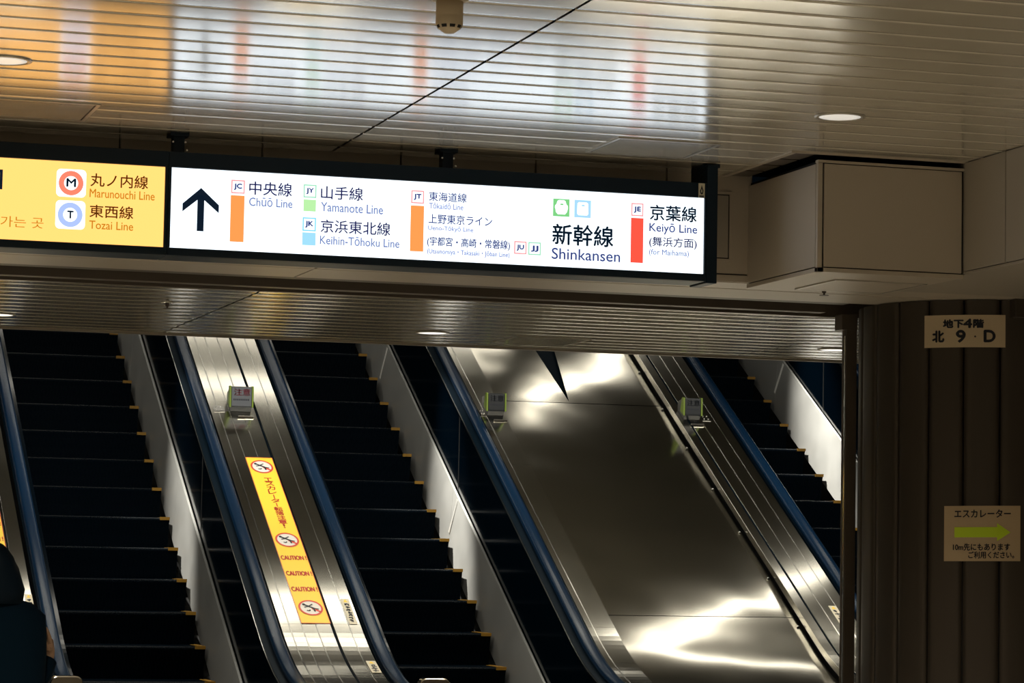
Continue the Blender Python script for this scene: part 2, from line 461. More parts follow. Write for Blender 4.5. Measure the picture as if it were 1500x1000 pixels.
def make_escalator(xc, dz, ph, label, joints, glass, tapes=True):
    t = thing('escalator', label, 'escalator', (xc, 15.4, 0), 'escalators going up')
    for s in (-1, 1):
        sec = [(.502, -.12), (.520, -.12), (.545, .335), (.530, .335)]
        if s < 0: sec = [(-a, b) for a, b in reversed(sec)]
        sec = [(xc+a, b) for a, b in sec]
        cuts = [14.6] + joints + [23.4]
        m = MB()
        for c0, c1 in zip(cuts[:-1], cuts[1:]): sweep(m, sec, c0+.001, c1-.001, smooth=False)
        sk = part(m, 'skirt_panel', 'skirt', t); sk['label'] = 'polished steel skirt panel beside the steps'
        if s > 0 and tapes:
            for yj in joints:                    # bright cover strip across the skirt joint, square to the slope
                p0 = Vector((xc+.509, yj, zr(yj)+.03)); u = Vector((0, -.5, .866))*.25+Vector((.020, 0, 0)); w = Vector((0, .866, .5))*.028
                m = MB(); m.prism([p0, p0+u, p0+u+w, p0+w], (-.0015, 0, 0))
                o = m.build('joint_cover', 'joint_bright', sk)
                for v in o.data.vertices: v.co -= t.location
                o['label'] = 'bright cover strip over the skirt joint'
        a, b = (xc+.552, xc+.575) if s > 0 else (xc-.590, xc-.565)
        m = MB(); sweep(m, [(a, .34), (b, .34), (b, .86), (a, .86)], 14.4, smooth=False)
        bp = part(m, 'balustrade_panel', 'black_panel', t)
        if s > 0:
            m = MB(); m.box(xc+.5495, xc+.552, glass-.004, glass+.004, zr(glass)+.30, zr(glass)+.85)
            o = m.build('panel_joint', 'dark_joint', bp)
            for v in o.data.vertices: v.co -= t.location
        m = MB(); a, b = (xc+.547, xc+.5525) if s > 0 else (xc-.592, xc-.588); sweep(m, [(a, .848), (b, .848), (b, .860), (a, .860)], 14.4, smooth=False)
        part(m, 'guide_trim', 'steel_bright', t)['label'] = 'thin bright trim line under the handrail'
        m = MB(); a, b = (xc+.552, xc+.675) if s > 0 else (xc-.675, xc-.598); sweep(m, [(a, .845), (b, .845), (b, .868), (a, .868)], 14.4, smooth=False)
        part(m, 'handrail_bed', 'black_rubber', t)
        m = MB(); handrail(m, xc+s*.632)
        part(m, 'handrail', 'handrail_blue', t)['label'] = 'dark blue rubber handrail'
    m = MB(); m.box(xc-.49, xc+.49, 14.5, 15.1, -.01, .012); part(m, 'comb_plate', 'steel', t)
    for k in range(-1, 22):
        y = ph + .3464*k - .3464*16
        z = zr(y)+dz
        if y < 14.95 or y > 22.4: continue
        s_ = STEP.copy(); COL.objects.link(s_); s_.parent = t; s_.location = (0, y-15.4, z)
        q = MARK.copy(); COL.objects.link(q); q.parent = s_
    return t
make_escalator(2.775, 0.0, 21.09, 'leftmost dark escalator with blue handrails, beside the person in black', [16.6, 18.6, 20.6], 17.87, False)
make_escalator(4.625, .03, 20.856, 'dark escalator in the middle, between the yellow caution strip and the wide steel incline', [16.5, 18.5, 20.5], 18.45)
make_escalator(7.775, -.04, 20.875, 'rightmost dark escalator, half hidden behind the round column', [16.5, 18.5, 20.5], 19.65)
bpy.data.objects.remove(MARK); bpy.data.objects.remove(STEP)

# decks of brushed steel strips between the escalators
def deck(label, strips, h=.885, y1=23.4, extra=None):
    t = thing('escalator_deck', label, 'deck', ((strips[0][0]+strips[-1][1])/2, 15.6, .85), 'steel decks beside the escalators')
    for i, (a, b, dark) in enumerate(strips):
        cuts = [14.42, 15.66, 16.045, 17.80, 20.4, y1]
        m = MB()
        for c0, c1 in zip(cuts[:-1], cuts[1:]):
            dh = [0, .001, -.001, .0006][i % 4]
            sweep(m, [(a+.002, h-.05), (b-.002, h-.05), (b-.002, h-.003+dh), (b-.004, h+dh), (a+.004, h+dh), (a+.002, h-.003+dh)], c0+.001, c1-.001, smooth=False)
        if i and not dark and not strips[i-1][2]:
            mb2 = MB(); sweep(mb2, [(a-.0018, h-.02), (a+.0018, h-.02), (a+.0018, h+.0008), (a, h+.0018), (a-.0018, h+.0008)], 14.42, y1)  # bright line added to imitate the edge highlight at each seam
            part(mb2, 'seam_highlight', 'steel_bright', t)['label'] = 'thin bright line standing in for the edge highlight between two deck strips'
        o = part(m, 'deck_strip', 'black_rubber' if dark else 'steel', t)
        if dark: o['label'] = 'narrow black joint strip in the steel deck'
    m = MB(); m.box(strips[0][0]+.004, strips[-1][1]-.004, 14.44, 14.47, 0, h-.05); part(m, 'front_cover', 'steel', t, .003)
    return t
d1 = deck('steel deck beside the person in black, left of the leftmost escalator', [(1.62, 1.80, 0), (1.80, 1.985, 0), (1.99, 2.075, 0)])
d2 = deck('steel deck with the yellow caution strip, between two blue handrails', [(3.455, 3.51, 0), (3.51, 3.583, 0), (3.583, 3.668, 0), (3.668, 3.756, 0), (3.756, 3.766, 1), (3.766, 3.862, 0), (3.862, 3.935, 0)])
d3 = deck('narrow steel deck at the left edge of the wide steel incline', [(5.305, 5.345, 0), (5.345, 5.485, 0)])
d4 = deck('narrow steel deck at the right edge of the wide steel incline', [(6.735, 6.80, 0), (6.80, 6.81, 1), (6.81, 6.90, 0), (6.90, 7.00, 0), (7.00, 7.075, 0)])
d5 = deck('steel deck far right, behind the round column', [(8.47, 8.60, 0), (8.60, 8.75, 0), (8.75, 9.0, 0)])

# the wide incline of polished sheets between two decks
inc = thing('steel_incline', 'wide sloping cover of polished steel sheets between two escalators', 'cover', (6.1, 15.6, .7))
def sheet(pts_fn, y0, y1, amp, seed, nx=28, ny=60):
    m = MB(); rings = []
    rnd = random.Random(seed); ph = [rnd.uniform(0, 6.28) for _ in range(8)]
    for j in range(ny+1):
        y = y0+(y1-y0)*j/ny; a, b = pts_fn(y); row = []
        for i in range(nx+1):
            x = a+(b-a)*i/nx
            e = min(1, 6*(j/ny), 6*(1-j/ny)); f = min(1, 5*(i/nx), 5*(1-i/nx))
            d = amp*e*(math.sin(2.1*x+1.3*y+ph[0]) + .7*math.sin(3.3*x-2.2*y+ph[1]) + .35*math.sin(6.1*x+4.7*y+ph[2])*f)
            row.append((x, y, zr(y)+.805+d))
        rings.append(row)
    m.loft(rings, closed=False, cap=False)
    return m
def full(y): return (5.487, 6.728)
part(sheet(full, 14.5, 16.298, .0015, 3), 'lower_sheet', 'steel_sheet', inc)
part(sheet(full, 16.304, 18.748, .003, 5), 'middle_sheet', 'steel_sheet', inc)
part(sheet(lambda y: (5.487, 6.05-(y-18.78)*.055), 18.755, 23.3, .003, 8), 'upper_sheet', 'steel_sheet', inc)
part(sheet(lambda y: (6.052+(y-18.78)*.155, 6.728), 18.755, 23.3, .003, 11), 'upper_sheet', 'steel_sheet', inc)
m = MB(); sweep(m, [(5.48, .70), (6.735, .70), (6.735, .78), (5.48, .78)], 14.5, 23.3, smooth=False); part(m, 'backing', 'black_rubber', inc)
m = MB(); m.box(5.49, 6.725, 14.52, 14.55, 0, .78); part(m, 'front_cover', 'steel', inc, .003)
m = MB()
for s in (5.4855, 6.7295): m.box(s-.001, s+.001, 14.5, 14.6, .75, .8)
for i in range(9):
    y = 16.2+i*.5; m.lathe([(.009, 0), (.008, .006), (.001, .008)], (6.715, y, zr(y)+.81), 10)
part(m, 'screw_heads', 'steel_bright', inc)

# ------------------------------------------------------------------ hanging signs
SY = 11.70
def front(a, b): return (a, SY-.0015, b)
def front2(a, b): return (a, SY-.0030, b)
def rect(mb, x0, x1, z0, z1, fn=front, mi=0): mb.poly([fn(x0, z0), fn(x1, z0), fn(x1, z1), fn(x0, z1)], mi)
def frame_rect(mb, x0, x1, z0, z1, w, fn=front, mi=0):
    rect(mb, x0, x1, z1-w, z1, fn, mi); rect(mb, x0, x1, z0, z0+w, fn, mi); rect(mb, x0, x0+w, z0+w, z1-w, fn, mi); rect(mb, x1-w, x1, z0+w, z1-w, fn, mi)
def rrect(mb, x0, x1, z0, z1, r_, fn=front, mi=0, n=6):
    pts = []
    for cx, cz, a0 in ((x1-r_, z1-r_, 0), (x0+r_, z1-r_, 90), (x0+r_, z0+r_, 180), (x1-r_, z0+r_, 270)):
        for i in range(n+1):
            a = R(a0+90*i/n); pts.append(fn(cx+r_*math.cos(a), cz+r_*math.sin(a)))
    mb.poly(pts, mi)
def ring(mb, cx, cz, r0, r1, fn=front, mi=0, n=40, sx=1.0):
    k = len(mb.v)
    for i in range(n):
        a = 2*math.pi*i/n
        mb.v += [fn(cx+r0*sx*math.cos(a), cz+r0*math.sin(a)), fn(cx+r1*sx*math.cos(a), cz+r1*math.sin(a))]
    for i in range(n):
        j = (i+1) % n; mb.face((k+2*i, k+2*i+1, k+2*j+1, k+2*j), mi)
def sign_box(name, label, x0, x1, px0, px1, filmname, hangers, endpost=False):
    t = thing(name, label, 'sign', ((x0+x1)/2, SY+.1, HZ), 'backlit hanging signs')
    m = MB()
    m.box(x0, x1, SY+.02, SY+.20, 2.857, 3.292)
    m.box(x0, x1, SY-.012, SY+.02, 3.226, 3.292); m.box(x0, x1, SY-.012, SY+.02, 2.857, 2.890)
    m.box(x0, px0-.002, SY-.012, SY+.02, 2.890, 3.226); m.box(px1+.002, x1, SY-.012, SY+.02, 2.890, 3.226)
    part(m, 'housing', 'sign_black', t, .003)
    m = MB(); m.box(px0-.002, px1+.002, SY, SY+.015, 2.890, 3.226)
    panel = part(m, 'light_panel', filmname, t)
    for hx in hangers:
        m = MB()
        m.box(hx-.040, hx+.040, SY+.05, SY+.15, HZ-.016, HZ); m.box(hx-.024, hx+.024, SY+.07, SY+.13, 3.29, HZ-.01)
        h = part(m, 'hanger', 'sign_black', t, .002)
        for sx_, zz in ((-.026, 3.345), (.026, 3.345), (.034, 3.312)):
            q = MB(); q.lathe([(.005, 0), (.004, .003)], (0, 0, 0), 8)
            q.v = [(v[0]+hx+sx_, SY+.069-v[2], v[1]+zz) for v in q.v]
            b = q.build('bolt', 'steel_bright'); 
            for v in b.data.vertices: v.co -= t.location
            b.parent = h
    return t, panel
def sub(mb, name, mats, panel, t):
    o = mb.build(name, mats)
    for v in o.data.vertices: v.co -= t.location
    o.parent = panel
    return o
ys_, yp = sign_box('yellow_hanging_sign', 'yellow backlit hanging sign listing two subway lines beside round M and T badges', -.62, 2.000, -.60, 1.985, 'film_yellow', [.88])
m = MB(); frame_rect(m, 1.232, 1.318, 3.095, 3.177, .012); sub(m, 'exit_character', 'film_black', yp, ys_)
m = MB(); add_text(m, front, '出', 1.135, 1.222, 3.09, 3.18, bold=.01); sub(m, 'exit_character', 'film_black', yp, ys_)
m = MB(); add_text(m, front, '나가는 곳', 1.262, 1.49, 2.942, 2.987); sub(m, 'korean_lettering', 'film_ochre', yp, ys_)
for nm, x0, x1, z0, z1, c, ch in (('M', 1.538, 1.660, 3.079, 3.194, 'film_salmon', (1.580, 1.617, 3.122, 3.155)), ('T', 1.538, 1.660, 2.946, 3.064, 'film_periwinkle', (1.587, 1.611, 2.991, 3.021))):
    m = MB(); rrect(m, x0, x1, z0, z1, .018); b = sub(m, 'line_badge', 'film_white', yp, ys_)
    m = MB(); ring(m, (x0+x1)/2-.001, (z0+z1)/2, .029, .051, front2); q = sub(m, 'badge_ring', c, b, ys_)
    m = MB(); add_text(m, front2, nm, *ch, bold=.05); sub(m, 'badge_letter', 'film_black', b, ys_)
for s, a, b, c, d, f in (('丸ノ内線', 1.678, 1.917, 3.129, 3.183, 'brown'), ('Marunouchi Line', 1.676, 1.946, 3.083, 3.118, 'ochre'), ('東西線', 1.678, 1.859, 3.0, 3.052, 'brown'), ('Tozai Line', 1.678, 1.86, 2.952, 2.986, 'ochre')):
    m = MB(); add_text(m, front, s, a, b, c, d, bold=.014 if f == 'brown' else .012); sub(m, 'line_name', 'film_'+f, yp, ys_)

ws, wp = sign_box('white_hanging_sign', 'long white backlit hanging sign with black up arrow and six train lines', 2.001, 4.392, 2.016, 4.379, 'film_white', [2.055, 3.227])
m = MB(); m.box(4.392, 4.442, SY-.012, SY+.20, 2.850, HZ-.008); m.box(4.385, 4.468, SY+.03, SY+.18, HZ-.016, HZ); part(m, 'end_post', 'sign_black', ws, .003)
m = MB()   # up arrow
cx = 2.141
m.poly([front(cx-.0145, 2.965), front(cx+.0145, 2.965), front(cx+.0145, 3.115), front(cx-.0145, 3.115)])
m.poly([front(cx, 3.147), front(cx-.077, 3.078), front(cx-.077, 3.044), front(cx, 3.108)])
m.poly([front(cx, 3.147), front(cx, 3.108), front(cx+.077, 3.044), front(cx+.077, 3.078)])
sub(m, 'up_arrow', 'film_black', wp, ws)
BADGE = [('JC', 2.268, 2.326, 3.132, 3.189, 'rim_pink'), ('JY', 2.578, 2.634, 3.131, 3.187, 'rim_green'), ('JK', 2.577, 2.635, 2.989, 3.047, 'rim_sky'), ('JT', 3.048, 3.105, 3.132, 3.188, 'rim_pink'),
         ('JU', 3.511, 3.567, 2.937, 2.993, 'rim_pink'), ('JJ', 3.575, 3.632, 2.936, 2.992, 'rim_green'), ('JE', 4.043, 4.099, 3.130, 3.187, 'rim_pink')]
for s, a, b, c, d, f in BADGE:
    m = MB(); frame_rect(m, a, b, c, d, .0055); q = sub(m, 'line_badge', 'film_'+f, wp, ws)
    m = MB(); add_text(m, front, s, a+.0125, b-.0125, c+.0155, d-.0155, bold=.065); sub(m, 'badge_letters', 'film_indigo', q, ws)
for a, b, c, d, f in ((2.267, 2.326, 2.928, 3.124, 'orange'), (2.579, 2.633, 3.073, 3.123, 'green'), (2.577, 2.635, 2.929, 2.983, 'sky'), (3.047, 3.106, 2.926, 3.123, 'orange'), (4.042, 4.100, 2.925, 3.122, 'red')):
    m = MB(); rect(m, a, b, c, d); sub(m, 'colour_bar', 'film_'+f, wp, ws)
NAMES = [('中央線', 2.345, 2.528, 3.131, 3.187, 'navy', .004), ('Chūō Line', 2.346, 2.531, 3.083, 3.120, 'pale_text', 0), ('山手線', 2.654, 2.836, 3.130, 3.185, 'navy', .004), ('Yamanote Line', 2.655, 2.925, 3.077, 3.115, 'pale_text', 0),
         ('京浜東北線', 2.656, 2.959, 2.987, 3.042, 'navy', .004), ('Keihin-Tōhoku Line', 2.654, 3.000, 2.937, 2.974, 'pale_text', 0), ('東海道線', 3.127, 3.294, 3.147, 3.186, 'indigo', 0), ('Tōkaidō Line', 3.128, 3.280, 3.114, 3.139, 'faint_text', 0),
         ('上野東京ライン', 3.127, 3.410, 3.050, 3.091, 'indigo', 0), ('Ueno-Tōkyō Line', 3.126, 3.326, 3.016, 3.041, 'faint_text', 0), ('(宇都宮・高崎・常磐線)', 3.123, 3.492, 2.949, 2.993, 'indigo', 0), ('(Utsunomiya・Takasaki・Jōban Line)', 3.124, 3.491, 2.915, 2.942, 'faint_text', 0),
         ('新幹線', 3.684, 3.961, 2.988, 3.078, 'black', .008), ('Shinkansen', 3.682, 3.994, 2.924, 2.972, 'indigo', .004), ('京葉線', 4.130, 4.347, 3.117, 3.184, 'black', .004), ('Keiyō Line', 4.128, 4.350, 3.056, 3.105, 'indigo', 0), ('(舞浜方面)', 4.128, 4.349, 2.996, 3.044, 'navy', .003), ('(for Maihama)', 4.128, 4.313, 2.958, 2.989, 'pale_text', 0)]
for s, a, b, c, d, f, bo in NAMES:
    m = MB(); add_text(m, front, s, a, b, c, d, bold={'pale_text': .018, 'navy': .014, 'black': .02, 'indigo': .016, 'faint_text': .025}.get(f, 0)); sub(m, 'line_name', 'film_'+f, wp, ws)
# two train-front pictograms
for (x0, x1, z0, z1), f, prof in (((3.684, 3.759, 3.110, 3.187), 'icon_green', [(.14, .42), (.10, .5), (.12, .62), (.20, .70), (.26, .88), (.36, .93), (.64, .93), (.74, .88), (.80, .70), (.88, .62), (.90, .5), (.84, .26), (.72, .12), (.28, .12), (.16, .26)]),
                               ((3.781, 3.857, 3.110, 3.187), 'icon_sky', [(.16, .22), (.18, .80), (.26, .87), (.74, .87), (.82, .80), (.84, .22), (.76, .13), (.24, .13)])):
    m = MB(); rect(m, x0, x1, z0, z1); q = sub(m, 'train_icon', 'film_'+f, wp, ws)
    m = MB(); m.poly([front2(x0+(x1-x0)*u, z0+(z1-z0)*v) for u, v in reversed(prof)]); sub(m, 'train_nose', 'film_white', q, ws)
    m = MB(); rrect(m, x0+.42*(x1-x0), x0+.62*(x1-x0), z0+.64*(z1-z0), z0+.73*(z1-z0), .003, lambda a, b: (a, SY-.0042, b)); sub(m, 'train_window', 'film_'+f, q, ws)
# small flame sticker on the frame
st = tag(MB().box(-.0145, .0145, -.001, .001, -.032, .032).build('frame_sticker', 'sticker_pale', loc=(4.3645, SY-.0135, 3.2575)), 'tiny white sticker with a dark flame on the upper right corner of the white sign', 'sticker')
m = MB(); fl = [(0, .026), (.004, .012), (.0085, .0), (.006, -.013), (0, -.018), (-.006, -.013), (-.0085, -.002), (-.004, .008)]
fi = [(0, .008), (.003, 0), (.003, -.007), (0, -.010), (-.003, -.007), (-.003, 0)]
m.poly([(a, -.0016, b) for a, b in reversed(fl)]); m.poly([(a, -.0022, b) for a, b in reversed(fi)], 1); m.box(-.011, .011, -.0018, -.001, -.029, -.022, 2)
m.build('flame_mark', ['ink_navy', 'sticker_pale', 'block_grey'], st)

# ------------------------------------------------------------------ ceiling fittings
def downlight(x, y, z, label, glass, rad=.088):
    t = thing('downlight', label, 'ceiling light', (x, y, z), 'recessed downlights')
    m = MB(); m.lathe([(rad+.012, .0), (rad+.012, -.004), (rad, -.006), (rad-.006, -.002), (rad-.006, .002)], (x, y, z), 36); part(m, 'trim_ring', 'lamp_ring', t)
    m = MB(); m.lathe([(rad-.006, -.0035), (rad-.03, -.0045), (.001, -.005)], (x, y, z), 36); part(m, 'diffuser', glass, t)
    return t
dl_labels = ['round pale downlight in the ceiling above the wall box at right', 'round downlight at the left edge of the yellow lit ceiling']
for i, (x, y) in enumerate(DOWN):
    if i < 2: downlight(x, y, HZ-.0005, dl_labels[i], 'lamp_glass')
for x, lab in ((1.74, 'leftmost small downlight in the low ceiling over the escalators'), (4.165, 'small downlight in the low ceiling above the middle escalator'), (6.61, 'small downlight in the low ceiling next to the column')):
    downlight(x, 15.45, LZ-.003, lab, 'lamp_glass_low', .085)

t = thing('smoke_detector', 'cream smoke detector hanging from the white slatted ceiling near the top', 'detector', (2.346, 8.573, HZ))
m = MB(); m.lathe([(.060, 0), (.060, -.012), (.050, -.016), (.045, -.016)], (2.346, 8.573, HZ)); part(m, 'base_plate', 'detector_cream', t)
m = MB(); m.lathe([(.043, -.012), (.0435, -.060), (.0425, -.063), (.0435, -.066), (.0435, -.088), (.034, -.104), (.030, -.106), (.016, -.116), (.001, -.117)], (2.346, 8.573, HZ), 36); body = part(m, 'sensor_head', 'detector_cream', t)
m = MB()
for i in range(9):
    a0 = R(-90+40*i-13); a1 = R(-90+40*i+13)
    pts = []
    n = 5
    lo = [((.0412)*math.cos(a0+(a1-a0)*k/n), (.0412)*math.sin(a0+(a1-a0)*k/n), -.0925) for k in range(n+1)]
    hi = [((.0365)*math.cos(a0+(a1-a0)*k/n), (.0365)*math.sin(a0+(a1-a0)*k/n), -.1015) for k in range(n+1)]
    m.loft([lo, hi], closed=False, cap=False)
o = m.build('vent_slots', 'void', body)
for v in o.data.vertices: v.co *= 1.004

def hatch(name, label, x0, x1, y0, y1, z, matn, gap=.008):
    t = thing(name, label, 'hatch', ((x0+x1)/2, (y0+y1)/2, z), 'ceiling access hatches')
    m = MB()
    for a, b, c, d in ((x0, x1, y0, y0+.014), (x0, x1, y1-.014, y1), (x0, x0+.014, y0+.014, y1-.014), (x1-.014, x1, y0+.014, y1-.014)): m.box(a, b, c, d, z-.004, z+.002)
    part(m, 'frame', 'lamp_ring', t)
    m = MB(); m.box(x0+.014+gap, x1-.014-gap, y0+.014+gap, y1-.014-gap, z-.0035, z+.002); part(m, 'door_leaf', matn, t)
    m = MB(); m.box(x0+.014, x1-.014, y0+.014, y1-.014, z-.001, z+.001); part(m, 'gap_seal', 'seam', t)
    return t
hatch('ceiling_hatch', 'square access hatch in the yellow lit ceiling at the left edge', 1.18, 1.63, 11.14, 11.59, HZ-.002, 'ceiling_white')
hatch('ceiling_hatch', 'square access hatch in the slatted ceiling above the right end of the white sign', 3.79, 4.25, 11.14, 11.59, HZ-.002, 'ceiling_white')
hatch('ceiling_hatch', 'square access hatch in the low slatted ceiling over the wide steel incline', 4.66, 5.11, 15.45, 15.94, LZ-.003, 'ceiling_low')
hatch('ceiling_hatch', 'square access hatch in the underside of the wall box at right', 4.94, 5.38, 11.53, 12.0, bz0+.002, 'beige', .004)
t = thing('wall_hatch', 'flat access panel on the back wall just right of the sign post', 'hatch', (4.5, 12.05, 3.15))
m = MB()
for a, b, c, d in ((4.30, 4.648, 3.297, 3.31), (4.30, 4.648, 2.99, 3.003), (4.30, 4.313, 3.003, 3.297), (4.635, 4.648, 3.003, 3.297)): m.box(a, b, 12.044, 12.052, c, d)
part(m, 'frame', 'beige', t, .001)
m = MB(); m.box(4.318, 4.630, 12.045, 12.052, 3.008, 3.292); part(m, 'door_leaf', 'beige_grey', t, .001)
m = MB(); m.box(4.313, 4.635, 12.049, 12.053, 3.003, 3.297); part(m, 'gap_seal', 'seam', t)

def sprinkler(x, y, z, label):
    t = thing('sprinkler_head', label, 'sprinkler', (x, y, z), 'ceiling sprinklers')
    m = MB(); m.lathe([(.035, 0), (.034, -.004), (.012, -.006)], (x, y, z), 20); part(m, 'cover_plate', 'steel_bright', t)
    m = MB(); m.lathe([(.010, -.004), (.010, -.018), (.005, -.022), (.005, -.03)], (x, y, z), 12); m.lathe([(.022, -.030), (.022, -.0325)], (x, y, z), 16); part(m, 'deflector', 'dark_brown', t)
sprinkler(2.46, 14.306, LZ-.002, 'small sprinkler in the low slatted ceiling under the yellow sign')
sprinkler(5.135, 12.12, LZ-.003, 'small dark sprinkler under the wall box at right')

# ------------------------------------------------------------------ column, shutter guide, notices on the column
CX, CY, CR = 6.27, 12.79, .61
facing = math.atan2(-CY, -CX)                     # direction from the column to the camera
NST = 22; STW = 2*math.pi/NST
col = thing('round_column', 'thick round column clad in dark brown vertical strips at the right', 'column', (CX, CY, 0))
m = MB(); m.lathe([(CR-.022, 0), (CR-.022, LZ-.006)], (CX, CY, 0), 66); part(m, 'core', 'seam', col)
m = MB()
off = facing + STW*.45 + R(.4)
for k in range(NST):
    a0 = off + k*STW + .007; a1 = off + (k+1)*STW - .007
    sec = [(CR-.018, a0)]
    for i in range(9):
        u = i/8; rr = CR - (.006 if i in (0, 8) else 0); sec.append((rr, a0+(a1-a0)*u))
    sec.append((CR-.018, a1))
    rg = [[(CX+r_*math.cos(a), CY+r_*math.sin(a), z) for r_, a in sec] for z in (0.0, LZ-.006)]
    m.loft(rg, closed=False, cap=False)
part(m, 'cladding', 'column_strip', col)
m = MB(); m.lathe([(CR+.006, 0), (CR+.006, .12), (CR-.01, .125)], (CX, CY, 0), 66); part(m, 'base_ring', 'dark_brown', col)

g = thing('shutter_guide', 'dark vertical shutter guide rail with a bright edge left of the column', 'guide rail', (5.745, 13.235, 0))
m = MB(); m.box(5.716, 5.775, 13.20, 13.222, 0, LZ-.02); m.box(5.722, 5.775, 13.248, 13.27, 0, LZ-.02); m.box(5.755, 5.775, 13.222, 13.248, 0, LZ-.02); part(m, 'channel', 'dark_brown', g, .003)
m = MB(); m.box(5.712, 5.716, 13.203, 13.220, 0, 2.78); part(m, 'edge_strip', 'steel_bright', g, .001)
m = MB(); m.box(5.69, 5.775, 13.195, 13.29, LZ-.09, LZ-.012); part(m, 'top_cover', 'dark_brown', g, .003)
m = MB(); m.box(6.12, 6.30, 12.14, 12.24, 2.81, LZ-.004)
tag(m.build('conduit_box', 'column_strip', bevel=.003), 'small dull box under the soffit at the top right of the column', 'box')

def on_column(r_):
    def fn(u, v):                                  # u: metres to the right of the line facing the camera, v: height
        a = facing + u/CR
        return (CX+r_*math.cos(a), CY+r_*math.sin(a), v)
    return fn
def plate(name, label, u0, u1, v0, v1, matn, cat, skew=0.0):
    t = thing(name, label, cat, on_column(CR)((u0+u1)/2, (v0+v1)/2))
    m = MB(); n = 16
    def P(i, r_, v): u = u0+(u1-u0)*i/n; return on_column(r_)(u, v+skew*(u-u0))
    m.loft([[P(i, CR+.0005, v0), P(i, CR+.004, v0), P(i, CR+.004, v1), P(i, CR+.0005, v1)] for i in range(n+1)], smooth=False)
    part(m, 'board', matn, t)
    return t
def ptext(t, name, items, matn, u0=0, skew=0.0, bold=.01):
    m = MB(); f0 = on_column(CR+.0055)
    for s, a, b, c, d in items:
        bo = bold
        add_text(m, lambda u, v: f0(u, v+skew*(u-u0)), s, a, b, c, d, bold=bo)
    return part(m, name, matn, t)
# E-MARK column plates
PX = .00311
t = plate('floor_plate', 'cream plate with navy floor and column number near the top of the column', -.284, .105, 2.668, 2.822, 'plate_cream', 'sign')
ptext(t, 'floor_lettering', [('地下', -.188, -.092, 2.761, 2.800), ('4', -.091, -.052, 2.761, 2.802), ('階', -.044, .003, 2.761, 2.800)], 'ink_navy', bold=.06)
for it in (('北', -.241, -.185, 2.694, 2.747), ('9', -.124, -.083, 2.692, 2.748), ('D', .006, .056, 2.694, 2.748)): ptext(t, 'column_character', [it], 'ink_navy', bold=.055)
m = MB(); f0 = on_column(CR+.0055); ring(m, -.036, 2.719, 0.0005, .0045, f0, n=12); part(m, 'middle_dot', 'ink_navy', t)
sk = .018
t = plate('direction_notice', 'tan paper notice with a lime green right arrow, lower on the column', -.178, .180, 1.655, 1.915, 'plate_paper', 'notice', sk)
ptext(t, 'escalator_lettering', [('エスカレーター', -.128, .133, 1.860, 1.897)], 'ink_navy', -.178, sk, .03)
ptext(t, 'distance_lettering', [('10m先にもあります', -.134, .130, 1.705, 1.738), ('ご利用ください。', -.062, .150, 1.668, 1.700)], 'ink_navy', -.178, sk, .03)
m = MB(); f0 = on_column(CR+.0055); fs = lambda u, v: f0(u, v+sk*(u+.178))
for i in range(8):
    a = -.128+.198*i/8; b = -.128+.198*(i+1)/8; m.poly([fs(a, 1.767), fs(b, 1.767), fs(b, 1.815), fs(a, 1.815)])
m.poly([fs(.07, 1.749), fs(.133, 1.790), fs(.07, 1.833)]); part(m, 'right_arrow', 'arrow_lime', t)

# ------------------------------------------------------------------ things on the decks
DH = .885
SL = Vector((0, math.cos(R(30)), math.sin(R(30))))
def ondeck(lift=.002):
    def fn(x, y): return (x, y, zr(y)+DH+lift)
    return fn
def strip(mb, x0, x1, y0, y1, fn, mi=0, n=24, skewx=0):
    rings = [[fn(x0, y0+(y1-y0)*i/n), fn(x1, y0+(y1-y0)*i/n)] for i in range(n+1)]
    mb.loft(rings, closed=False, cap=False, mi=mi, smooth=True)
def vtext(mb, fn, s, xc, w, ytop, dy, gapf=.92, bold=.02):
    """vertical writing: characters one under another; y decreases downwards"""
    y = ytop
    for ch in s:
        if ch == 'ー':
            cz = [(xc-w*.07, y-dy*gapf), (xc+w*.07, y-dy*.08)]
            mb.poly([fn(cz[0][0], cz[0][1]), fn(cz[1][0], cz[0][1]), fn(cz[1][0], cz[1][1]), fn(cz[0][0], cz[1][1])])
        elif ch == '!':
            add_text(mb, fn, ch, xc-w*.10, xc+w*.10, y-dy*gapf, y, bold=bold)
        else:
            add_text(mb, fn, ch, xc-w/2, xc+w/2, y-dy*gapf, y, bold=bold)
        y -= dy
def subpart(mb, name, mats, parent, t):
    o = mb.build(name, mats)
    for v in o.data.vertices: v.co -= t.location
    o.parent = parent
    return o
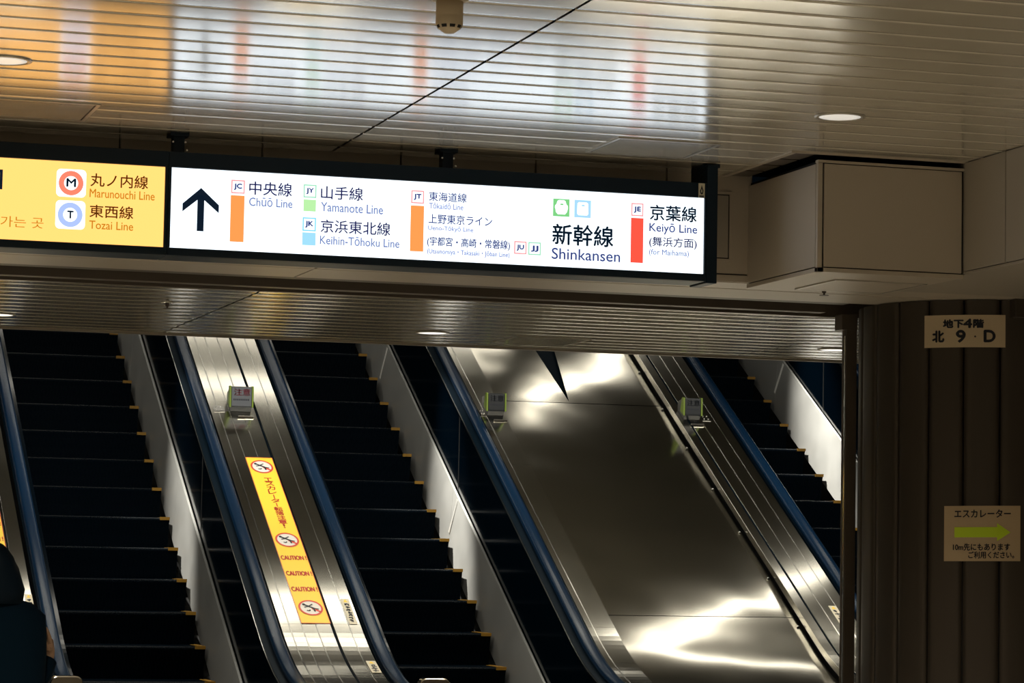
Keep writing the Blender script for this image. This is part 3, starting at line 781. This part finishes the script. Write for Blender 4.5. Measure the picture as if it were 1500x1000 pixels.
def caution(label, x0, x1, y0, y1):
    xc = (x0+x1)/2
    t = thing('caution_strip', label, 'sticker', (xc, (y0+y1)/2, zr((y0+y1)/2)+DH))
    m = MB(); strip(m, x0, x1, y0, y1, ondeck(.0022)); part(m, 'yellow_film', 'sticker_yellow', t)
    m = MB(); w = .003
    strip(m, x0, x0+w, y0, y1, ondeck(.0030)); strip(m, x1-w, x1, y0, y1, ondeck(.0030)); strip(m, x0, x1, y1-.005, y1, ondeck(.0030), n=2); strip(m, x0, x1, y0, y0+.005, ondeck(.0030), n=2)
    part(m, 'red_border', 'sticker_red', t)
    L = y1-y0
    for f in (.063, .523, .915):
        yc = y1-L*f; ry = .074; rx = .072
        m = MB(); fn = ondeck(.0034); pts = [fn(xc+rx*math.cos(2*math.pi*i/36), yc+ry*math.sin(2*math.pi*i/36)) for i in range(36)]; m.poly(pts)
        q = part(m, 'prohibition_sign', 'sticker_white', t)
        m = MB(); fn2 = ondeck(.0042); k = 0
        for i in range(36):
            a, b = 2*math.pi*i/36, 2*math.pi*(i+1)/36
            m.poly([fn2(xc+rx*.84*math.cos(a), yc+ry*.84*math.sin(a)), fn2(xc+rx*math.cos(a), yc+ry*math.sin(a)), fn2(xc+rx*math.cos(b), yc+ry*math.sin(b)), fn2(xc+rx*.84*math.cos(b), yc+ry*.84*math.sin(b))])
        c, s = .65, .76
        m.poly([fn2(xc+rx*(.10-.06), yc+ry*(-.05-.10)), fn2(xc+rx*.68, yc-ry*.62), fn2(xc+rx*.78, yc-ry*.46), fn2(xc+rx*.16, yc+ry*.02)])
        subpart(m, 'red_ring', 'sticker_red', q, t)
        m = MB(); fn3 = ondeck(.0048)
        def seg(a, b, wd):
            a = Vector((a[0]*rx, a[1]*ry)); b = Vector((b[0]*rx, b[1]*ry)); d = (b-a).normalized(); n_ = Vector((-d.y, d.x))*wd
            m.poly([fn3(xc+p.x, yc+p.y) for p in (a-n_, b-n_, b+n_, a+n_)])
        seg((-.45, .38), (.30, -.12), .006); seg((-.15, .18), (.22, .44), .004); seg((-.12, .16), (-.50, .05), .004); seg((.28, -.10), (.62, -.20), .005); seg((.22, -.08), (.28, -.50), .005); seg((-.38, -.35), (-.16, -.42), .004); seg((-.16, -.42), (-.10, -.26), .004)
        pts = [fn3(xc+rx*(-.50+.13*math.cos(2*math.pi*i/14)), yc+ry*(.42+.14*math.sin(2*math.pi*i/14))) for i in range(14)]; m.poly(pts)
        subpart(m, 'falling_figure', 'ink_navy', q, t)
    m = MB(); vtext(m, ondeck(.0034), 'エスカレーター転落注意!', xc+.012, .052, y1-L*.135, L*.318/12, bold=.03); part(m, 'red_lettering', 'sticker_red', t)
    for f in (.637, .728, .818):
        m = MB(); add_text(m, ondeck(.0034), 'CAUTION !', xc-.075, xc+.078, y1-L*(f+.004), y1-L*(f-.020), bold=.05)
        part(m, 'caution_word', 'sticker_red', t)
    return t
caution('long yellow caution strip with red writing on the deck between two escalators', 3.583, 3.757, 16.047, 17.79)
caution('yellow caution strip at the left picture edge, mostly cut off behind the person in black', 1.80, 1.975, 16.5, 18.24)

def small_sticker(x0, x1, y0, y1, label):
    t = thing('deck_sticker', label, 'sticker', ((x0+x1)/2, (y0+y1)/2, zr((y0+y1)/2)+DH), 'small white stickers on the decks')
    m = MB(); strip(m, x0, x1, y0, y1, ondeck(.0022), n=10); part(m, 'white_film', 'sticker_pale', t)
    m = MB(); xc = (x0+x1)/2; w = x1-x0; rnd = random.Random(int(x0*1000+y0*100)); fn = ondeck(.0032); y = y1-.055
    while y > y0+.02:                            # rows of small dark marks too fine to read
        for _ in range(3):
            a = xc+w*rnd.uniform(-.34, .05); b = a+w*rnd.uniform(.15, .35); c = y-rnd.uniform(0, .012); d = c+.011
            m.poly([fn(a, c), fn(b, c), fn(b, d), fn(a, d)])
        a = xc+w*rnd.uniform(-.2, .15); m.poly([fn(a, y-.014), fn(a+.009, y-.014), fn(a+.009, y+.006), fn(a, y+.006)])
        y -= .026
    part(m, 'dark_print', 'ink_navy', t)
    m = MB(); m.poly([fn(xc-w*.28, y1-.034), fn(xc+w*.28, y1-.034), fn(xc, y1-.006)]); part(m, 'yellow_mark', 'sticker_yellow', t)
small_sticker(3.868, 3.916, 16.045, 16.29, 'upper white sticker with tiny vertical writing near the foot of the caution strip deck')
small_sticker(3.872, 3.928, 15.50, 15.66, 'lowest white sticker with tiny vertical writing, at the foot of the caution strip deck')
small_sticker(2.032, 2.074, 16.05, 16.29, 'white sticker with tiny writing on the steel deck right beside the person')
small_sticker(6.948, 7.0, 16.03, 16.29, 'white sticker with tiny writing on the deck left of the shutter guide')

# warning blocks fixed on the decks
def block(x, y, w, hgt, label, bright, flip, off=.065, hw=.035):  # without bright, shade is put into body, label and lettering colour
    z = zr(y)+DH
    t = thing('warning_block', label, 'warning block', (x, y, z), 'warning blocks on the decks')
    yf = y-.045; zb = z+.000
    m = MB()
    pr = [(yf, z+.018), (yf, z+hgt), (yf+.03, z+hgt+.004), (y+.10, z+.12), (y+.10, zr(y+.10)+DH), (y-.02, zr(y-.02)+DH)]
    m.prism([(x-w/2+.006, a, b) for a, b in pr], (w-.012, 0, 0)); part(m, 'body', 'block_grey' if bright else 'block_shaded', t, .003)
    for s in (-1, 1):
        m = MB(); a, b = sorted((x+s*(w/2-.006), x+s*(w/2+.005)))
        pr2 = [(yf-.005, z+.016), (yf-.005, z+hgt+.004), (yf+.03, z+hgt+.008), (y+.02, z+.05)]
        m.prism([(a, p, q) for p, q in pr2], (b-a, 0, 0))
        part(m, 'edge_trim', 'lime_edge', t, .001)['label'] = 'lime green edge trim'
    m = MB(); m.box(x-w/2+.010, x+w/2-.010, yf-.004, yf+.001, z+.024, z+hgt-.006); lab = part(m, 'label_plate', 'block_label' if bright else 'block_shaded', t)
    fn = lambda a, b: (a, yf-.0046, b)
    m = MB(); add_text(m, fn, '注意', x-w*.34, x+w*.38, z+hgt*.62, z+hgt*.92, bold=.02); o = part(m, 'red_lettering', 'ink_red' if bright else 'ink_navy', t)  # lettering darkened too on the shaded blocks
    m = MB(); 
    for i in range(9): m.box(x-w*.36+i*w*.08, x-w*.36+i*w*.08+w*.05, yf-.0047, yf-.004, z+hgt*.40, z+hgt*.48)
    part(m, 'dark_print', 'ink_navy', t)
    fxx = x+flip*(w/2+off)
    m = MB(); m.box(x-.03, x+w*.5, y-.10, y-.075, zr(y-.09)+DH, zr(y-.09)+DH+.012); part(m, 'lower_clip', 'steel_bright', t, .002)
    def pl(u, v, h): yy = y+v; return (fxx+u, yy, zr(yy)+DH+h)
    m = MB(); m.prism([pl(-hw, -.03, .002), pl(hw, -.03, .002), pl(hw, .035, .002), pl(-hw, .035, .002)], (0, 0, .004)); part(m, 'fixing_plate', 'steel_bright', t)
    for i in range(2):
        for j in range(2):
            m = MB(); b = pl((-.5+i)*hw, -.015+.035*j, .005); m.lathe([(.006, 0), (.005, .006), (.001, .007)], b, 10); part(m, 'bolt', 'steel_bright', t)
block(3.655, 18.36, .150, .150, 'lime edged warning block standing on the deck above the yellow caution strip', True, -1)
block(5.41, 18.42, .130, .135, 'lime edged warning block at the left edge of the wide steel incline', False, -1, .019, .017)
block(6.83, 18.45, .130, .135, 'lime edged warning block at the right edge of the wide steel incline', False, 1, .045, .03)

# sensor posts in front of the escalators
def post(x, label):
    t = thing('sensor_post', label, 'post', (x, 13.0, 0), 'steel posts in front of the escalators')
    m = MB(); pts = []
    w, r_, h = .15, .035, 1.065
    out = [(x-w/2, 0), (x+w/2, 0)] + [(x+w/2-r_+r_*math.cos(R(15*i)), h-r_+r_*math.sin(R(15*i))) for i in range(7)] + [(x-w/2+r_-r_*math.sin(R(15*i)), h-r_+r_*math.cos(R(15*i))) for i in range(7)]
    m.prism([(a, 12.97, b) for a, b in out], (0, .06, 0)); part(m, 'body', 'steel', t, .006)
    m = MB(); m.box(x-.035, x+.035, 12.965, 12.972, .82, .98); part(m, 'sensor_window', 'black_panel', t)
    m = MB(); m.box(x-.10, x+.10, 12.93, 13.07, 0, .012); part(m, 'base_plate', 'steel', t)
post(1.82, 'steel post with rounded top at the bottom edge, beside the person')
post(3.545, 'steel post with rounded top at the bottom edge, in front of the middle escalator')

# ------------------------------------------------------------------ person
def skin_mesh(name, nodes, edges, matn, parent, level=2):
    me = bpy.data.meshes.new(name); me.from_pydata([n[0] for n in nodes], edges, [])
    o = bpy.data.objects.new(name, me); COL.objects.link(o)
    sk_ = o.modifiers.new('skin', 'SKIN'); sk_.use_smooth_shade = True
    for i, n in enumerate(nodes):
        rr = n[1]; o.data.skin_vertices[0].data[i].radius = rr if isinstance(rr, tuple) else (rr, rr)
    o.data.skin_vertices[0].data[0].use_root = True
    ss = o.modifiers.new('subd', 'SUBSURF'); ss.levels = level; ss.render_levels = level
    dg = bpy.context.evaluated_depsgraph_get()
    m2 = bpy.data.meshes.new_from_object(o.evaluated_get(dg))
    COL.objects.unlink(o); bpy.data.objects.remove(o)
    q = bpy.data.objects.new(name, m2); COL.objects.link(q)
    m2.materials.clear(); m2.materials.append(MATS[matn])
    for p in m2.polygons: p.use_smooth = True; p.material_index = 0
    q.parent = parent
    return q
def ell(cx, cy, z, rx, ry, n=24): return [(cx+rx*math.cos(2*math.pi*i/n), cy+ry*math.sin(2*math.pi*i/n), z) for i in range(n)]
pr_ = thing('person', 'person in a black coat at the lower left edge, seen from behind', 'person', (1.47, 12.55, 0))
# body: pelvis root, spine, neck, head, limbs (x right, y forward = away from the camera)
N = [((0, 0, .88), (.14, .10)), ((0, 0, 1.02), (.125, .09)), ((0, -.005, 1.18), (.14, .095)), ((0, -.005, 1.28), (.12, .08)), ((0, 0, 1.37), .048), ((0, .012, 1.42), .052), ((-.012, .025, 1.455), (.062, .080)), ((-.022, .018, 1.515), (.060, .080)), ((-.022, .012, 1.56), (.036, .05)),
     ((.125, 0, 1.30), .045), ((.138, -.01, 1.15), .038), ((.142, .02, 1.0), .036), ((.190, .075, 1.07), .030), ((.222, .115, 1.130), .025),
     ((-.130, 0, 1.30), .050), ((-.20, -.01, 1.13), .046), ((-.215, 0, 1.00), .040), ((-.22, .03, .88), .034), ((-.22, .05, .77), .026),
     ((.085, 0, .80), .085), ((.09, .01, .48), .058), ((.09, -.015, .25), .050), ((.09, -.02, .09), .036), ((.095, .07, .035), .034), ((.097, .14, .028), .028),
     ((-.085, 0, .80), .085), ((-.09, .015, .48), .058), ((-.09, -.01, .25), .050), ((-.09, -.02, .09), .036), ((-.095, .07, .035), .034), ((-.097, .14, .028), .028)]
ED = [(0, 1), (1, 2), (2, 3), (3, 4), (4, 5), (5, 6), (6, 7), (7, 8), (3, 9), (9, 10), (10, 11), (11, 12), (12, 13), (3, 14), (14, 15), (15, 16), (16, 17), (17, 18), (0, 19), (19, 20), (20, 21), (21, 22), (22, 23), (23, 24), (0, 25), (25, 26), (26, 27), (27, 28), (28, 29), (29, 30)]
# hands: palm and five fingers each, grown in the same surface
def hand(base, wrist, dirv, side, thumb):
    d = Vector(dirv).normalized(); s = Vector(side).normalized(); w_ = Vector(wrist); th = Vector(thumb).normalized()
    nb = len(N)
    N.append((tuple(w_+d*.045), (.030, .016))); ED.append((base, nb))
    for k, (o_, ln) in enumerate(((-.030, .062), (-.010, .072), (.010, .068), (.030, .054))):
        p = w_+d*.085+s*o_; i0 = len(N)
        N.append((tuple(p), .0095)); N.append((tuple(p+d*ln*.5+th*.012), .0085)); N.append((tuple(p+d*ln*.75+th*.035), .0075))
        ED.append((nb, i0)); ED.append((i0, i0+1)); ED.append((i0+1, i0+2))
    i0 = len(N); p = w_+d*.035+s*(-.034)
    N.append((tuple(p+th*.008), .011)); N.append((tuple(p+d*.030-s*.014+th*.02), .0095)); N.append((tuple(p+d*.052-s*.010+th*.034), .0085))
    ED.append((nb, i0)); ED.append((i0, i0+1)); ED.append((i0+1, i0+2))
hand(13, (.222, .115, 1.130), (-.05, -.10, 1), (0, 1, .1), (-1, -.1, .1))
hand(18, (-.22, .05, .77), (0, .1, -1), (0, -1, 0), (1, 0, 0))
body = skin_mesh('body', N, ED, 'skin', pr_)
# face
m = MB()
for sx_ in (-.048, .004): m.lathe([(.001, -.006), (.009, -.003), (.011, 0), (.009, .003), (.001, .006)], (sx_, .088, 1.490), 12)
part(m, 'eyes', 'sticker_white', pr_).location = (0, 0, 0)
for o in [c for c in pr_.children if c.name.startswith('eyes')]:
    for v in o.data.vertices: v.co += pr_.location
m = MB(); m.loft([ell(-.022, .090, 1.490, .006, .008, 10), ell(-.022, .100, 1.470, .010, .014, 10), ell(-.022, .106, 1.455, .012, .016, 10), ell(-.022, .096, 1.447, .008, .008, 10)]); m.build('nose', 'skin', pr_)
m = MB(); m.loft([ell(-.02, .088, 1.433, .018, .008, 12), ell(-.02, .091, 1.428, .022, .010, 12), ell(-.02, .086, 1.422, .016, .008, 12)]); m.build('mouth', 'ink_red', pr_)
m = MB()
for s in (-1, 1): m.loft([ell(-.018+s*.062, .020, 1.450, .006, .010, 10), ell(-.018+s*.067, .017, 1.47, .008, .018, 10), ell(-.018+s*.067, .013, 1.49, .008, .020, 10), ell(-.018+s*.061, .013, 1.502, .005, .012, 10)])
m.build('ears', 'skin', pr_)
# bobbed hair: shell open at the face
m = MB(); rings = []
for z, rx, ry, cy in ((1.36, .108, .080, -.03), (1.42, .113, .095, -.02), (1.463, .102, .108, -.01), (1.509, .086, .108, -.004), (1.555, .066, .098, 0), (1.59, .040, .068, .002), (1.610, .018, .030, .003), (1.616, .004, .006, .003)):
    row = []
    for i in range(29):
        a = R(130+280*i/28) if z < 1.52 else R(90+360*i/28)
        wob = 1+.02*math.sin(7*a+z*60)
        row.append((-.022+rx*wob*math.cos(a), cy+ry*wob*math.sin(a), z))
    rings.append(row)
m.loft(rings, closed=False, cap=False)
m.v = [(a, b, c) for a, b, c in m.v]
o = m.build('hair', 'hair_black', pr_); sm = o.modifiers.new('thick', 'SOLIDIFY'); sm.thickness = .014; sm.offset = -1
# coat: body shell and two sleeves in one garment
m = MB()
m.loft([ell(0, 0, .62, .235, .165), ell(0, 0, .80, .215, .150), ell(0, 0, 1.0, .190, .135), ell(0, 0, 1.15, .195, .135), ell(0, -.002, 1.25, .192, .120), ell(0, -.002, 1.315, .182, .105), ell(0, 0, 1.362, .128, .088), ell(0, 0, 1.375, .082, .078), ell(0, .004, 1.405, .078, .076)])
m.tube([(.124, -.002, 1.305), (.132, -.005, 1.25), (.138, -.01, 1.14), (.142, .02, 1.0), (.190, .07, 1.06), (.219, .106, 1.115)], [.062, .058, .050, .048, .042, .036], 14)
m.tube([(-.128, -.002, 1.305), (-.15, -.005, 1.25), (-.205, -.01, 1.13), (-.218, 0, 1.0), (-.222, .03, .88), (-.222, .046, .79)], [.066, .064, .058, .054, .048, .044], 14)
m.build('coat', 'coat_black', pr_)
m = MB()
for s in (-1, 1): m.loft([ell(s*.085, 0, .86, .098, .105, 18), ell(s*.090, .005, .65, .088, .092, 18), ell(s*.092, .01, .45, .072, .078, 18), ell(s*.092, -.008, .25, .064, .070, 18), ell(s*.092, -.015, .09, .058, .064, 18)])
m.build('trousers', 'coat_black', pr_)
for s in (-1, 1):
    m = MB(); m.loft([ell(s*.096, .045, 0, .046, .125, 18), ell(s*.096, .045, .025, .048, .128, 18), ell(s*.096, .035, .06, .044, .110, 18), ell(s*.094, -.01, .10, .042, .052, 18)]); m.build('shoe', 'shoe_black', pr_)
pr_.scale = (1.025, 1.025, 1.025)
